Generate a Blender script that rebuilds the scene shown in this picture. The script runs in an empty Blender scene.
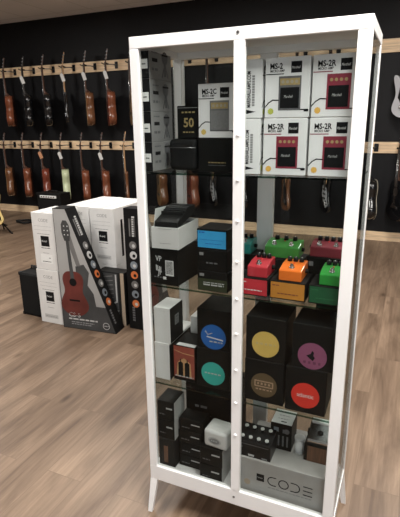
import bpy, bmesh, math, random
from mathutils import Matrix, Vector

random.seed(7)
S = bpy.context.scene
COL = S.collection
PI = math.pi
R = math.radians

# ------------------------------------------------------------------ camera
def set_camera():
    f, yaw, pitch, roll = 468.0, 0.4203, 0.2822, -0.0133
    cy, sy, cp, sp = math.cos(yaw), math.sin(yaw), math.cos(pitch), math.sin(pitch)
    F = Vector((-sy * cp, cy * cp, -sp))
    X = Vector((cy, sy, 0))
    U = X.cross(F)
    c, s = math.cos(roll), math.sin(roll)
    X2, U2 = c * X + s * U, -s * X + c * U
    m = Matrix((X2, U2, -F)).transposed().to_4x4()
    m.translation = (0.8145, -1.3271, 1.4985)
    cam = bpy.data.cameras.new('camera')
    cam.sensor_width = 36
    cam.lens = f / 517 * 36
    cam.clip_start = 0.02
    o = bpy.data.objects.new('camera', cam)
    COL.objects.link(o)
    o.matrix_world = m
    S.camera = o
set_camera()

# ------------------------------------------------------------------ light
S.view_settings.view_transform = 'Standard'
S.view_settings.look = 'None'
S.view_settings.gamma = 1
S.view_settings.use_curve_mapping = False
S.view_settings.exposure = 0.6
S.cycles.transparent_max_bounces = 32
S.cycles.max_bounces = 8
W = bpy.data.worlds.new('daylight'); S.world = W
W.use_nodes = True
W.node_tree.nodes['Background'].inputs[0].default_value = (0.80, 0.88, 1.0, 1)
W.node_tree.nodes['Background'].inputs[1].default_value = 1.0

def area(name, loc, rot, sx, sy, power, color=(1, 1, 1)):
    l = bpy.data.lights.new(name, 'AREA')
    l.shape = 'RECTANGLE'; l.size = sx; l.size_y = sy; l.energy = power; l.color = color
    o = bpy.data.objects.new(name, l); COL.objects.link(o)
    o.location = loc; o.rotation_euler = rot
    return o
WARM = (1.0, 0.97, 0.925)
# daylight through the shop window in the wall behind the camera
area('window_daylight', (2.6, -5.2, 1.55), (R(90), 0, 0), 3.6, 2.3, 34, (0.95, 0.98, 1.0))
# the ceiling lights (their fixtures are built with the ceiling)
CEIL_LIGHTS = [(-4.8, 2.4), (-1.8, 2.4), (1.2, 2.4), (-4.8, -0.6), (-1.8, -0.6), (1.2, -0.6)]
for i, (x, y) in enumerate(CEIL_LIGHTS):
    area('ceiling_lamp', (x, y, 3.035), (0, 0, 0), 0.56, 1.16, [34, 38, 46, 36, 40, 76][i], WARM)

# ------------------------------------------------------------------ materials
MATS = {}
def mat(name, color, rough=0.5, metal=0.0, noise=0.0, scale=30.0, coat=0.0, spec=0.5, stretch=None):
    if name in MATS: return MATS[name]
    m = bpy.data.materials.new(name); m.use_nodes = True
    nt = m.node_tree; b = nt.nodes['Principled BSDF']
    b.inputs['Base Color'].default_value = (*color, 1)
    b.inputs['Roughness'].default_value = rough
    b.inputs['Metallic'].default_value = metal
    b.inputs['Coat Weight'].default_value = coat
    b.inputs['Specular IOR Level'].default_value = spec
    if noise:
        tc = nt.nodes.new('ShaderNodeTexCoord')
        mp = nt.nodes.new('ShaderNodeMapping')
        if stretch: mp.inputs['Scale'].default_value = stretch
        nz = nt.nodes.new('ShaderNodeTexNoise'); nz.inputs['Scale'].default_value = scale
        nz.inputs['Detail'].default_value = 4
        cr = nt.nodes.new('ShaderNodeValToRGB')
        cr.color_ramp.elements[0].position = 0.3; cr.color_ramp.elements[1].position = 0.7
        cr.color_ramp.elements[0].color = (*[c * (1 - noise) for c in color], 1)
        cr.color_ramp.elements[1].color = (*[min(1, c * (1 + noise)) for c in color], 1)
        nt.links.new(tc.outputs['Object'], mp.inputs['Vector'])
        nt.links.new(mp.outputs['Vector'], nz.inputs['Vector'])
        nt.links.new(nz.outputs['Fac'], cr.inputs['Fac'])
        nt.links.new(cr.outputs['Color'], b.inputs['Base Color'])
    MATS[name] = m
    return m

def glass_mat(name, tint, refl=1.0):
    m = bpy.data.materials.new(name); m.use_nodes = True
    nt = m.node_tree; nt.nodes.clear()
    out = nt.nodes.new('ShaderNodeOutputMaterial')
    t = nt.nodes.new('ShaderNodeBsdfTransparent'); t.inputs[0].default_value = (*tint, 1)
    g = nt.nodes.new('ShaderNodeBsdfGlossy'); g.inputs['Roughness'].default_value = 0.01
    g.inputs['Color'].default_value = (refl, refl, refl, 1)
    fr = nt.nodes.new('ShaderNodeFresnel'); fr.inputs[0].default_value = 1.45
    mx = nt.nodes.new('ShaderNodeMixShader')
    # reflection on the side a ray enters only (no trapped light in the thin pane)
    ge = nt.nodes.new('ShaderNodeNewGeometry')
    sb = nt.nodes.new('ShaderNodeMath'); sb.operation = 'SUBTRACT'; sb.inputs[0].default_value = 1.0
    ml = nt.nodes.new('ShaderNodeMath'); ml.operation = 'MULTIPLY'
    nt.links.new(ge.outputs['Backfacing'], sb.inputs[1]); nt.links.new(fr.outputs[0], ml.inputs[0]); nt.links.new(sb.outputs[0], ml.inputs[1])
    nt.links.new(ml.outputs[0], mx.inputs[0]); nt.links.new(t.outputs[0], mx.inputs[1])
    nt.links.new(g.outputs[0], mx.inputs[2]); nt.links.new(mx.outputs[0], out.inputs[0])
    MATS[name] = m
    return m

def emit_mat(name, color, strength):
    m = bpy.data.materials.new(name); m.use_nodes = True
    b = m.node_tree.nodes['Principled BSDF']
    b.inputs['Base Color'].default_value = (*color, 1)
    b.inputs['Emission Color'].default_value = (*color, 1)
    b.inputs['Emission Strength'].default_value = strength
    MATS[name] = m
    return m

def floor_mat():
    m = bpy.data.materials.new('wood_plank_floor'); m.use_nodes = True
    nt = m.node_tree; b = nt.nodes['Principled BSDF']; L = nt.links.new
    tc = nt.nodes.new('ShaderNodeTexCoord')
    mp = nt.nodes.new('ShaderNodeMapping'); mp.inputs['Rotation'].default_value = (0, 0, R(90))
    br = nt.nodes.new('ShaderNodeTexBrick')
    br.offset = 0.37; br.inputs['Scale'].default_value = 1.0
    br.inputs['Brick Width'].default_value = 1.22; br.inputs['Row Height'].default_value = 0.182
    br.inputs['Mortar Size'].default_value = 0.0012; br.inputs['Mortar Smooth'].default_value = 0.3
    br.inputs['Bias'].default_value = 0.0
    br.inputs['Color1'].default_value = (0.0, 0.0, 0.0, 1); br.inputs['Color2'].default_value = (1, 1, 1, 1)
    br.inputs['Mortar'].default_value = (0.3, 0.3, 0.3, 1)
    L(tc.outputs['Object'], mp.inputs['Vector']); L(mp.outputs['Vector'], br.inputs['Vector'])
    # offset the grain per plank
    add = nt.nodes.new('ShaderNodeVectorMath'); add.operation = 'MULTIPLY_ADD'
    L(br.outputs['Color'], add.inputs[0]); add.inputs[1].default_value = (7.3, 3.1, 0)
    L(tc.outputs['Object'], add.inputs[2])
    m2 = nt.nodes.new('ShaderNodeMapping'); m2.inputs['Scale'].default_value = (8.0, 1.1, 1)
    L(add.outputs[0], m2.inputs['Vector'])
    n1 = nt.nodes.new('ShaderNodeTexNoise'); n1.inputs['Scale'].default_value = 1.0
    n1.inputs['Detail'].default_value = 6; n1.inputs['Roughness'].default_value = 0.62
    n1.inputs['Distortion'].default_value = 0.6
    L(m2.outputs['Vector'], n1.inputs['Vector'])
    m3 = nt.nodes.new('ShaderNodeMapping'); m3.inputs['Scale'].default_value = (70.0, 3.0, 1)
    L(add.outputs[0], m3.inputs['Vector'])
    n2 = nt.nodes.new('ShaderNodeTexNoise'); n2.inputs['Scale'].default_value = 1.0; n2.inputs['Detail'].default_value = 3
    L(m3.outputs['Vector'], n2.inputs['Vector'])
    # knots
    m4 = nt.nodes.new('ShaderNodeMapping'); m4.inputs['Scale'].default_value = (6.0, 2.4, 1)
    L(add.outputs[0], m4.inputs['Vector'])
    vo = nt.nodes.new('ShaderNodeTexVoronoi'); vo.inputs['Scale'].default_value = 1.0
    L(m4.outputs['Vector'], vo.inputs['Vector'])
    kr = nt.nodes.new('ShaderNodeValToRGB')
    kr.color_ramp.elements[0].position = 0.03; kr.color_ramp.elements[0].color = (0.45, 0.42, 0.40, 1)
    kr.color_ramp.elements[1].position = 0.16; kr.color_ramp.elements[1].color = (1, 1, 1, 1)
    L(vo.outputs['Distance'], kr.inputs['Fac'])
    r1 = nt.nodes.new('ShaderNodeValToRGB')
    r1.color_ramp.elements[0].position = 0.30; r1.color_ramp.elements[0].color = (0.100, 0.064, 0.042, 1)
    r1.color_ramp.elements[1].position = 0.70; r1.color_ramp.elements[1].color = (0.295, 0.208, 0.144, 1)
    L(n1.outputs['Fac'], r1.inputs['Fac'])
    r2 = nt.nodes.new('ShaderNodeValToRGB')
    r2.color_ramp.elements[0].position = 0.3; r2.color_ramp.elements[0].color = (0.82, 0.80, 0.78, 1)
    r2.color_ramp.elements[1].position = 0.7; r2.color_ramp.elements[1].color = (1.10, 1.10, 1.10, 1)
    L(n2.outputs['Fac'], r2.inputs['Fac'])
    r3 = nt.nodes.new('ShaderNodeValToRGB')
    r3.color_ramp.elements[0].color = (0.94, 0.935, 0.93, 1); r3.color_ramp.elements[1].color = (1.05, 1.05, 1.05, 1)
    L(br.outputs['Color'], r3.inputs['Fac'])
    def mul(a, c):
        x = nt.nodes.new('ShaderNodeMix'); x.data_type = 'RGBA'; x.blend_type = 'MULTIPLY'
        x.inputs['Factor'].default_value = 1.0
        L(a, x.inputs['A']); L(c, x.inputs['B']); return x.outputs['Result']
    c = mul(mul(mul(r1.outputs['Color'], r2.outputs['Color']), r3.outputs['Color']), kr.outputs['Color'])
    mo = nt.nodes.new('ShaderNodeMix'); mo.data_type = 'RGBA'
    L(br.outputs['Fac'], mo.inputs['Factor']); L(c, mo.inputs['A'])
    mo.inputs['B'].default_value = (0.15, 0.10, 0.068, 1)
    L(mo.outputs['Result'], b.inputs['Base Color'])
    b.inputs['Roughness'].default_value = 0.42
    b.inputs['Specular IOR Level'].default_value = 0.4
    return m

def ceiling_mat():
    m = bpy.data.materials.new('ceiling_tile'); m.use_nodes = True
    nt = m.node_tree; b = nt.nodes['Principled BSDF']; L = nt.links.new
    tc = nt.nodes.new('ShaderNodeTexCoord')
    br = nt.nodes.new('ShaderNodeTexBrick'); br.offset = 0.0
    br.inputs['Scale'].default_value = 1.0; br.inputs['Brick Width'].default_value = 0.6; br.inputs['Row Height'].default_value = 1.2
    br.inputs['Mortar Size'].default_value = 0.012
    br.inputs['Color1'].default_value = (0.84, 0.83, 0.82, 1); br.inputs['Color2'].default_value = (0.87, 0.86, 0.85, 1)
    br.inputs['Mortar'].default_value = (0.72, 0.71, 0.69, 1)
    L(tc.outputs['Object'], br.inputs['Vector']); L(br.outputs['Color'], b.inputs['Base Color'])
    b.inputs['Roughness'].default_value = 0.9
    return m

FLOOR = floor_mat(); CEIL = ceiling_mat()
WALL = mat('charcoal_wall_paint', (0.0085, 0.0085, 0.0095), 0.55, noise=0.12, scale=3, spec=0.22)
WALL2 = mat('dark_grey_wall_paint', (0.10, 0.098, 0.095), 0.8, noise=0.05, scale=2)  # for unseen walls, kept dark so they bounce less light
PINE = mat('pine_board', (0.84, 0.61, 0.39), 0.5, noise=0.22, scale=5, stretch=(0.8, 8, 10))
WHITE = mat('white_painted_steel', (0.90, 0.89, 0.88), 0.38, noise=0.02, scale=8)
GLASS = glass_mat('cabinet_glass', (0.885, 0.90, 0.895), 0.38)
SGLASS = glass_mat('shelf_glass', (0.93, 0.96, 0.945), 0.7)
EGLASS = glass_mat('shelf_edge_glass', (0.40, 0.52, 0.47), 1.0)
WGLASS = glass_mat('window_glass', (0.95, 0.96, 0.96))
SCREW = mat('screw_steel', (0.22, 0.22, 0.22), 0.35, 0.8)
BLK = mat('matte_black_card', (0.009, 0.009, 0.0085), 0.5, noise=0.06, scale=40, spec=0.15)
BLK2 = mat('charcoal_card', (0.02, 0.0195, 0.019), 0.55, noise=0.06, scale=40, spec=0.15)
WCARD = mat('white_card', (0.72, 0.71, 0.69), 0.55, noise=0.03, scale=20)
WBOX = mat('bright_white_card', (0.88, 0.88, 0.875), 0.5, noise=0.02, scale=20)
GCARD = mat('grey_card', (0.26, 0.26, 0.257), 0.55, noise=0.06, scale=30)
LGCARD = mat('pale_grey_card', (0.50, 0.495, 0.48), 0.5, noise=0.04, scale=30)
SCARD = mat('silver_grey_card', (0.42, 0.405, 0.385), 0.45, noise=0.05, scale=25)
KRAFT = mat('kraft_card', (0.42, 0.33, 0.24), 0.7, noise=0.1, scale=30)
INK = mat('black_ink', (0.009, 0.009, 0.0095), 0.5, noise=0.1, scale=60, spec=0.15)
GINK = mat('grey_ink', (0.25, 0.25, 0.25), 0.5, noise=0.1, scale=60)
DINK = mat('dim_ink', (0.13, 0.13, 0.135), 0.5, noise=0.15, scale=60)
LINK = mat('pale_ink', (0.55, 0.55, 0.54), 0.5, noise=0.05, scale=60)
WINK = mat('white_ink', (0.82, 0.82, 0.80), 0.5, noise=0.03, scale=60)
REDINK = mat('amp_red_ink', (0.27, 0.026, 0.05), 0.5, noise=0.1, scale=60)
GOLDINK = mat('gold_ink', (0.40, 0.30, 0.13), 0.4, noise=0.15, scale=60)
AMPGREY = mat('silver_grille_ink', (0.21, 0.21, 0.207), 0.5, noise=0.12, scale=200)
YELLOW = mat('yellow_ink', (0.72, 0.52, 0.13), 0.5, noise=0.05, scale=30)
LIME = mat('lime_ink', (0.52, 0.56, 0.10), 0.5, noise=0.05, scale=30)
ORANGEST = mat('orange_sticker_ink', (0.82, 0.48, 0.10), 0.5, noise=0.05, scale=30)
DBLUE = mat('disc_blue', (0.012, 0.13, 0.46), 0.5, noise=0.05, scale=30)
DTEAL = mat('disc_teal', (0.045, 0.48, 0.40), 0.5, noise=0.05, scale=30)
DYEL = mat('disc_yellow', (0.76, 0.52, 0.13), 0.5, noise=0.05, scale=30)
DPUR = mat('disc_plum', (0.30, 0.085, 0.17), 0.5, noise=0.05, scale=30)
DBRO = mat('disc_brown', (0.13, 0.085, 0.04), 0.5, noise=0.05, scale=30)
DRED = mat('disc_red', (0.80, 0.04, 0.025), 0.5, noise=0.05, scale=30)
SKY = mat('sky_blue_card', (0.045, 0.38, 0.74), 0.5, noise=0.05, scale=30)
OLIVE = mat('dark_olive_card', (0.045, 0.052, 0.028), 0.55, noise=0.1, scale=30, spec=0.15)
CRED = mat('scarlet_card', (0.58, 0.03, 0.045), 0.5, noise=0.05, scale=30)
CORA = mat('amber_card', (0.62, 0.25, 0.035), 0.5, noise=0.05, scale=30)
CGRN = mat('forest_card', (0.010, 0.10, 0.035), 0.5, noise=0.1, scale=30)
PRED = mat('pedal_red_enamel', (0.55, 0.035, 0.05), 0.3, noise=0.03, coat=0.3)
PORA = mat('pedal_orange_enamel', (0.92, 0.20, 0.025), 0.3, noise=0.03, coat=0.3)
PGRN = mat('pedal_green_enamel', (0.03, 0.33, 0.05), 0.3, noise=0.03, coat=0.3)
PLGRN = mat('pedal_bright_green_enamel', (0.07, 0.36, 0.07), 0.3, noise=0.03, coat=0.3)
PTEAL = mat('pedal_teal_enamel', (0.03, 0.30, 0.27), 0.3, noise=0.03, coat=0.3)
PWINE = mat('pedal_wine_enamel', (0.22, 0.03, 0.045), 0.3, noise=0.03, coat=0.3)
RUBBER = mat('black_rubber', (0.014, 0.014, 0.014), 0.6, noise=0.08, scale=80, spec=0.15)
PLASTIC = mat('black_plastic', (0.010, 0.010, 0.011), 0.35, noise=0.1, scale=60, spec=0.3)
CHROME = mat('chrome', (0.75, 0.75, 0.75), 0.2, 1.0, noise=0.03, scale=30)
TOLEX = mat('black_tolex', (0.009, 0.009, 0.009), 0.6, noise=0.3, scale=150, spec=0.15)
GRILLE = mat('black_grille_cloth', (0.010, 0.010, 0.010), 0.8, noise=0.4, scale=300, spec=0.15)
SILVERP = mat('silver_plate', (0.62, 0.62, 0.60), 0.4, 0.3, noise=0.05, scale=40)
BROWNB = mat('walnut_print_card', (0.16, 0.075, 0.04), 0.5, noise=0.3, scale=12, stretch=(12, 1, 1))
REDART = mat('dusky_red_art', (0.34, 0.075, 0.05), 0.5, noise=0.3, scale=18)
GLOW = mat('amber_art', (0.62, 0.36, 0.17), 0.5, noise=0.2, scale=30)
ARTGREY = mat('art_grey', (0.36, 0.355, 0.345), 0.5, noise=0.08, scale=4)
ARTDARK = mat('art_dark_grey', (0.065, 0.065, 0.065), 0.5, noise=0.2, scale=6, spec=0.15)
ARTMID = mat('art_mid_grey', (0.16, 0.155, 0.15), 0.5, noise=0.2, scale=6)
ARTRED = mat('art_guitar_red', (0.125, 0.026, 0.021), 0.45, noise=0.25, scale=8)
ARTORANGE = mat('art_orange', (0.62, 0.17, 0.05), 0.5, noise=0.1, scale=30)
ARTBLUE = mat('art_slate', (0.20, 0.23, 0.26), 0.5, noise=0.1, scale=30)
MAHOG = mat('mahogany', (0.20, 0.062, 0.030), 0.25, noise=0.25, scale=6, stretch=(8, 8, 1), coat=0.5)
ROSEW = mat('amber_brown_wood', (0.17, 0.072, 0.033), 0.25, noise=0.25, scale=6, stretch=(8, 8, 1), coat=0.5)
SPRUCE = mat('spruce_top', (0.34, 0.19, 0.08), 0.3, noise=0.12, scale=6, stretch=(20, 8, 1), coat=0.4)
SUNB = mat('dark_red_top', (0.20, 0.045, 0.025), 0.3, noise=0.15, scale=6, coat=0.4)
GBLACK = mat('gloss_black_lacquer', (0.008, 0.008, 0.009), 0.18, noise=0.1, scale=10, coat=0.6)
GWHITE = mat('white_lacquer', (0.62, 0.63, 0.66), 0.25, noise=0.03, scale=10, coat=0.5)
GCREAM = mat('pale_green_lacquer', (0.60, 0.66, 0.42), 0.3, noise=0.05, scale=10, coat=0.4)
GYEL = mat('yellow_lacquer', (0.86, 0.66, 0.28), 0.3, noise=0.08, scale=10, coat=0.4)
NECKW = mat('maple_neck', (0.55, 0.33, 0.17), 0.35, noise=0.15, scale=10, stretch=(8, 8, 1))
NECKD = mat('mahogany_neck', (0.10, 0.045, 0.028), 0.35, noise=0.2, scale=10, stretch=(8, 8, 1))
EBONY = mat('ebony', (0.02, 0.016, 0.014), 0.4, noise=0.2, scale=20)
IVORY = mat('cream_binding', (0.40, 0.36, 0.28), 0.4, noise=0.03, scale=20)
PAPER = mat('paper_tag', (0.74, 0.74, 0.72), 0.7, noise=0.03, scale=30)
OPAPER = mat('orange_paper_tag', (0.62, 0.30, 0.16), 0.7, noise=0.05, scale=30)
ALU = mat('window_aluminium', (0.45, 0.45, 0.46), 0.4, 0.6, noise=0.04, scale=20)
DIFF = emit_mat('light_diffuser', (1.0, 0.95, 0.88), 1.6)

# ------------------------------------------------------------------ mesh builder
def face(origin, u, v):
    """a frame on a surface: u to the viewer's right, v up, n out of the surface"""
    u = Vector(u).normalized(); v = Vector(v).normalized(); n = u.cross(v)
    m = Matrix((u, v, n)).transposed().to_4x4(); m.translation = Vector(origin)
    return m
def front_of(w, d, h): return face((-w / 2, 0, 0), (1, 0, 0), (0, 0, 1))
def right_of(w, d, h): return face((w / 2, 0, 0), (0, 1, 0), (0, 0, 1))
def left_of(w, d, h): return face((-w / 2, d, 0), (0, -1, 0), (0, 0, 1))
def top_of(w, d, h): return face((-w / 2, 0, h), (1, 0, 0), (0, 1, 0))

LAY = 0.0004
class MB:
    def __init__(self):
        self.bm = bmesh.new(); self.mats = []
    def mi(self, m):
        if m not in self.mats: self.mats.append(m)
        return self.mats.index(m)
    def _new(self, verts, m, smooth=False):
        i = self.mi(m); fs = set()
        for v in verts:
            for f in v.link_faces: fs.add(f)
        for f in fs: f.material_index = i; f.smooth = smooth
    def box(self, x0, y0, z0, x1, y1, z1, m, bev=0.0, seg=2, M=None):
        r = bmesh.ops.create_cube(self.bm, size=1.0)
        vs = r['verts']
        T = Matrix.Translation(((x0 + x1) / 2, (y0 + y1) / 2, (z0 + z1) / 2)) @ Matrix.Diagonal((abs(x1 - x0), abs(y1 - y0), abs(z1 - z0), 1))
        bmesh.ops.transform(self.bm, matrix=(M @ T) if M else T, verts=vs)
        self._new(vs, m)
        if bev > 0:
            es = list({e for v in vs for e in v.link_edges})
            r2 = bmesh.ops.bevel(self.bm, geom=es, offset=bev, segments=seg, affect='EDGES', profile=0.5)
            i = self.mi(m)
            for f in r2['faces']: f.material_index = i; f.smooth = seg > 1
        return self
    def cyl(self, c, axis, r, length, m, seg=20, r2=None, M=None):
        """a solid cylinder starting at c and running along axis"""
        a = Vector(axis).normalized()
        q = Vector((0, 0, 1)).rotation_difference(a).to_matrix().to_4x4()
        T = Matrix.Translation(Vector(c) + a * length / 2) @ q
        rr = bmesh.ops.create_cone(self.bm, cap_ends=True, segments=seg, radius1=r, radius2=r if r2 is None else r2, depth=length, matrix=(M @ T) if M else T)
        self._new(rr['verts'], m)
        for v in rr['verts']:
            for f in v.link_faces:
                if len(f.verts) == 4: f.smooth = True
        return self
    def ball(self, c, r, m, sc=(1, 1, 1), seg=16):
        T = Matrix.Translation(c) @ Matrix.Diagonal((sc[0], sc[1], sc[2], 1))
        rr = bmesh.ops.create_uvsphere(self.bm, u_segments=seg, v_segments=seg // 2 + 2, radius=r, matrix=T)
        self._new(rr['verts'], m, True)
        return self
    def prism(self, pts, F, n0, n1, m, smooth=False):
        """extrude a 2-D outline lying in frame F from n0 to n1"""
        bm = self.bm
        a = [bm.verts.new(F @ Vector((p[0], p[1], n1))) for p in pts]
        b = [bm.verts.new(F @ Vector((p[0], p[1], n0))) for p in pts]
        area2 = sum(pts[i][0] * pts[(i + 1) % len(pts)][1] - pts[(i + 1) % len(pts)][0] * pts[i][1] for i in range(len(pts)))
        if area2 < 0: a.reverse(); b.reverse()
        fs = [bm.faces.new(a), bm.faces.new(b[::-1])]
        n = len(a); i = self.mi(m)
        for k in range(n):
            f = bm.faces.new((a[k], b[k], b[(k + 1) % n], a[(k + 1) % n])); f.smooth = smooth; fs.append(f)
        for f in fs: f.material_index = i
        return self
    def rect(self, F, u0, v0, u1, v1, m, lay=1):
        return self.prism([(u0, v0), (u1, v0), (u1, v1), (u0, v1)], F, 0, LAY * lay, m)
    def disc(self, F, u, v, r, m, lay=1, seg=28, ry=None):
        ry = ry or r
        return self.prism([(u + r * math.cos(2 * PI * k / seg), v + ry * math.sin(2 * PI * k / seg)) for k in range(seg)], F, 0, LAY * lay, m)
    def star(self, F, u, v, r, m, lay=1, n=10):
        return self.prism([(u + (r if k % 2 else r * .82) * math.cos(PI * k / n), v + (r if k % 2 else r * .82) * math.sin(PI * k / n)) for k in range(2 * n)], F, 0, LAY * lay, m)
    def stroke(self, F, pts, w, m, lay=1):
        for (a, b) in zip(pts, pts[1:]):
            d = Vector((b[0] - a[0], b[1] - a[1])); L = d.length
            if L < 1e-6: continue
            d /= L; p = Vector((-d.y, d.x)) * w / 2; e = d * w * .3
            A = Vector(a) - e; B = Vector(b) + e
            self.prism([tuple(A - p), tuple(B - p), tuple(B + p), tuple(A + p)], F, 0, LAY * lay, m)
        return self
    def tube(self, pts, r, m, seg=8, closed=False):
        """a round rod following a 3-D path"""
        bm = self.bm; i = self.mi(m); P = [Vector(p) for p in pts]; rings = []; n = len(P)
        for k, p in enumerate(P):
            t = ((P[(k + 1) % n] if (k < n - 1 or closed) else p) - (P[k - 1] if (k > 0 or closed) else p)).normalized()
            ref = Vector((0, 0, 1)) if abs(t.z) < 0.9 else Vector((1, 0, 0))
            x = t.cross(ref).normalized(); y = t.cross(x)
            rr = r[k] if isinstance(r, (list, tuple)) else r
            rings.append([bm.verts.new(p + (x * math.cos(2 * PI * j / seg) + y * math.sin(2 * PI * j / seg)) * rr) for j in range(seg)])
        for k in range(n if closed else n - 1):
            A, B = rings[k], rings[(k + 1) % n]
            for j in range(seg):
                f = bm.faces.new((A[j], A[(j + 1) % seg], B[(j + 1) % seg], B[j])); f.smooth = True; f.material_index = i
        if not closed:
            for q in (rings[0], rings[-1][::-1]):
                f = bm.faces.new(q); f.material_index = i
        return self
    def text(self, F, s, u, v, size, m, lay=1, sx=1.0, align='LEFT', rot=0.0, shear=0.0, bold=0.0):
        cu = bpy.data.curves.new('tmp', 'FONT'); cu.body = s; cu.size = size; cu.align_x = align
        cu.shear = shear; cu.offset = bold; cu.resolution_u = 2
        o = bpy.data.objects.new('tmp', cu); COL.objects.link(o)
        dg = bpy.context.evaluated_depsgraph_get()
        me = bpy.data.meshes.new_from_object(o.evaluated_get(dg))
        bpy.data.objects.remove(o); bpy.data.curves.remove(cu)
        T = F @ Matrix.Translation((u, v, LAY * lay)) @ Matrix.Rotation(rot, 4, 'Z') @ Matrix.Diagonal((sx, 1, 1, 1))
        me.transform(T)
        k = len(self.bm.faces); self.bm.from_mesh(me); bpy.data.meshes.remove(me)
        self.bm.faces.ensure_lookup_table(); i = self.mi(m)
        for f in self.bm.faces[k:]: f.material_index = i
        return self
    def build(self, name, parent=None, subsurf=0, tf=None):
        me = bpy.data.meshes.new(name)
        if tf is not None: bmesh.ops.transform(self.bm, matrix=tf, verts=self.bm.verts)
        bmesh.ops.recalc_face_normals(self.bm, faces=[f for f in self.bm.faces])
        self.bm.to_mesh(me); self.bm.free()
        for m in self.mats: me.materials.append(m)
        o = bpy.data.objects.new(name, me); COL.objects.link(o)
        if parent is not None: o.parent = parent
        return o

def tag(o, label, cat, group=None):
    o['label'] = label; o['category'] = cat
    if group: o['group'] = group
    return o
def thing(name, label, cat, loc=(0, 0, 0), rz=0.0, group=None):
    o = bpy.data.objects.new(name, None); COL.objects.link(o)
    o.empty_display_size = 0.05
    o.location = loc; o.rotation_euler = (0, 0, rz)
    return tag(o, label, cat, group)
def struct(o):
    o['kind'] = 'structure'; return o
KIDS = {}
def copy_thing(root, label, group=None, loc=None, rz=None):
    kids = {}
    for o in list(COL.objects):
        if o.parent is not None: kids.setdefault(o.parent.name, []).append(o)
    def cp(o, par):
        c = o.copy(); COL.objects.link(c)
        if par is not None: c.parent = par
        for ch in kids.get(o.name, []): cp(ch, c)
        return c
    r = cp(root, None)
    r['label'] = label
    if group: r['group'] = group
    if loc is not None: r.location = loc
    if rz is not None: r.rotation_euler = (0, 0, rz)
    return r

# ------------------------------------------------------------------ the room
X0, X1, Y0, Y1, H = -9.0, 5.0, -6.0, 5.03, 3.08
struct(MB().box(X0, Y0, -0.1, X1, Y1 + .1, 0, FLOOR).build('floor'))
struct(MB().box(X0, Y0, H, X1, Y1 + .1, H + .1, CEIL).build('ceiling'))
struct(MB().box(X0 - .1, Y1, 0, X1 + .1, Y1 + .1, H, WALL).build('wall_back'))
struct(MB().box(X0 - .1, Y0 - .1, 0, X0, Y1, H, WALL).build('wall_left'))
struct(MB().box(X1, Y0 - .1, 0, X1 + .1, Y1, H, WALL2).build('wall_right'))
wf = MB()   # shop front with a window opening
wx0, wx1, wz0, wz1 = 0.6, 4.6, 0.35, 2.75
wf.box(X0, Y0 - .1, 0, wx0, Y0, H, WALL2).box(wx1, Y0 - .1, 0, X1, Y0, H, WALL2)
wf.box(wx0, Y0 - .1, 0, wx1, Y0, wz0, WALL2).box(wx0, Y0 - .1, wz1, wx1, Y0, H, WALL2)
struct(wf.build('wall_front'))
win = MB()
for a in (wx0, wx0 + 1.31, wx0 + 2.63, wx1 - .06): win.box(a, Y0 - .09, wz0, a + .06, Y0 - .01, wz1, ALU)
win.box(wx0, Y0 - .09, wz0, wx1, Y0 - .01, wz0 + .06, ALU).box(wx0, Y0 - .09, wz1 - .06, wx1, Y0 - .01, wz1, ALU)
wn = struct(win.build('window_1'))
MB().box(wx0 + .03, Y0 - .055, wz0 + .03, wx1 - .03, Y0 - .045, wz1 - .03, WGLASS).build('window_pane', wn)
# baseboard of pale wood along the back wall
bb = MB().box(X0, Y1 - .022, 0, X1, Y1, 0.115, PINE).build('baseboard_back'); struct(bb)
for x, y in CEIL_LIGHTS:
    t = thing('ceiling_light', 'flush white ceiling light panel in the tile ceiling', 'ceiling light', (x, y, H), 0, 'ceiling light panels')
    f = MB()
    f.box(-.31, -.61, -.03, .31, -.585, 0, WHITE).box(-.31, .585, -.03, .31, .61, 0, WHITE)
    f.box(-.31, -.585, -.03, -.285, .585, 0, WHITE).box(.285, -.585, -.03, .31, .585, 0, WHITE)
    f.build('light_frame', t)
    MB().box(-.285, -.585, -.014, .285, .585, -.004, DIFF).build('diffuser', t)

# ------------------------------------------------------------------ guitar boards, hangers and guitars
def board(z0, z1, label):
    o = MB().box(X0 + .6, Y1 - .024, z0, X1 - .4, Y1, z1, PINE, 0.003).build('hanger_board')
    tag(o, label, 'wall board')
    return o
board(2.262, 2.412, 'upper pale pine board along the dark wall holding guitar hangers')
board(1.108, 1.243, 'lower pale pine board along the dark wall holding guitar hangers')

YX = -0.055
ARM = 0.20            # how far a guitar hangs in front of the wall
YB = Y1 - .024
def make_hanger():
    t = thing('guitar_hanger', 'black guitar hanger', 'hanger')
    MB().box(-.026, -.014, -.048, .026, 0, .048, PLASTIC, .006).build('wall_plate', t)
    MB().tube([(0, -.012, 0), (YX * .4, -.08, .004), (YX, -ARM + .045, 0)], .007, SCREW).build('arm', t)
    y = MB(); pts = []
    a = R(45)
    for k in range(9):
        q = PI * k / 8
        pts.append((YX + .036 * math.cos(q), -ARM + .042 * math.sin(q), 0))
    y.tube([(pts[0][0], -ARM - .045, .01)] + pts + [(pts[-1][0], -ARM - .045, .01)], .0075, RUBBER)
    y.build('yoke', t)
    return t

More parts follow.
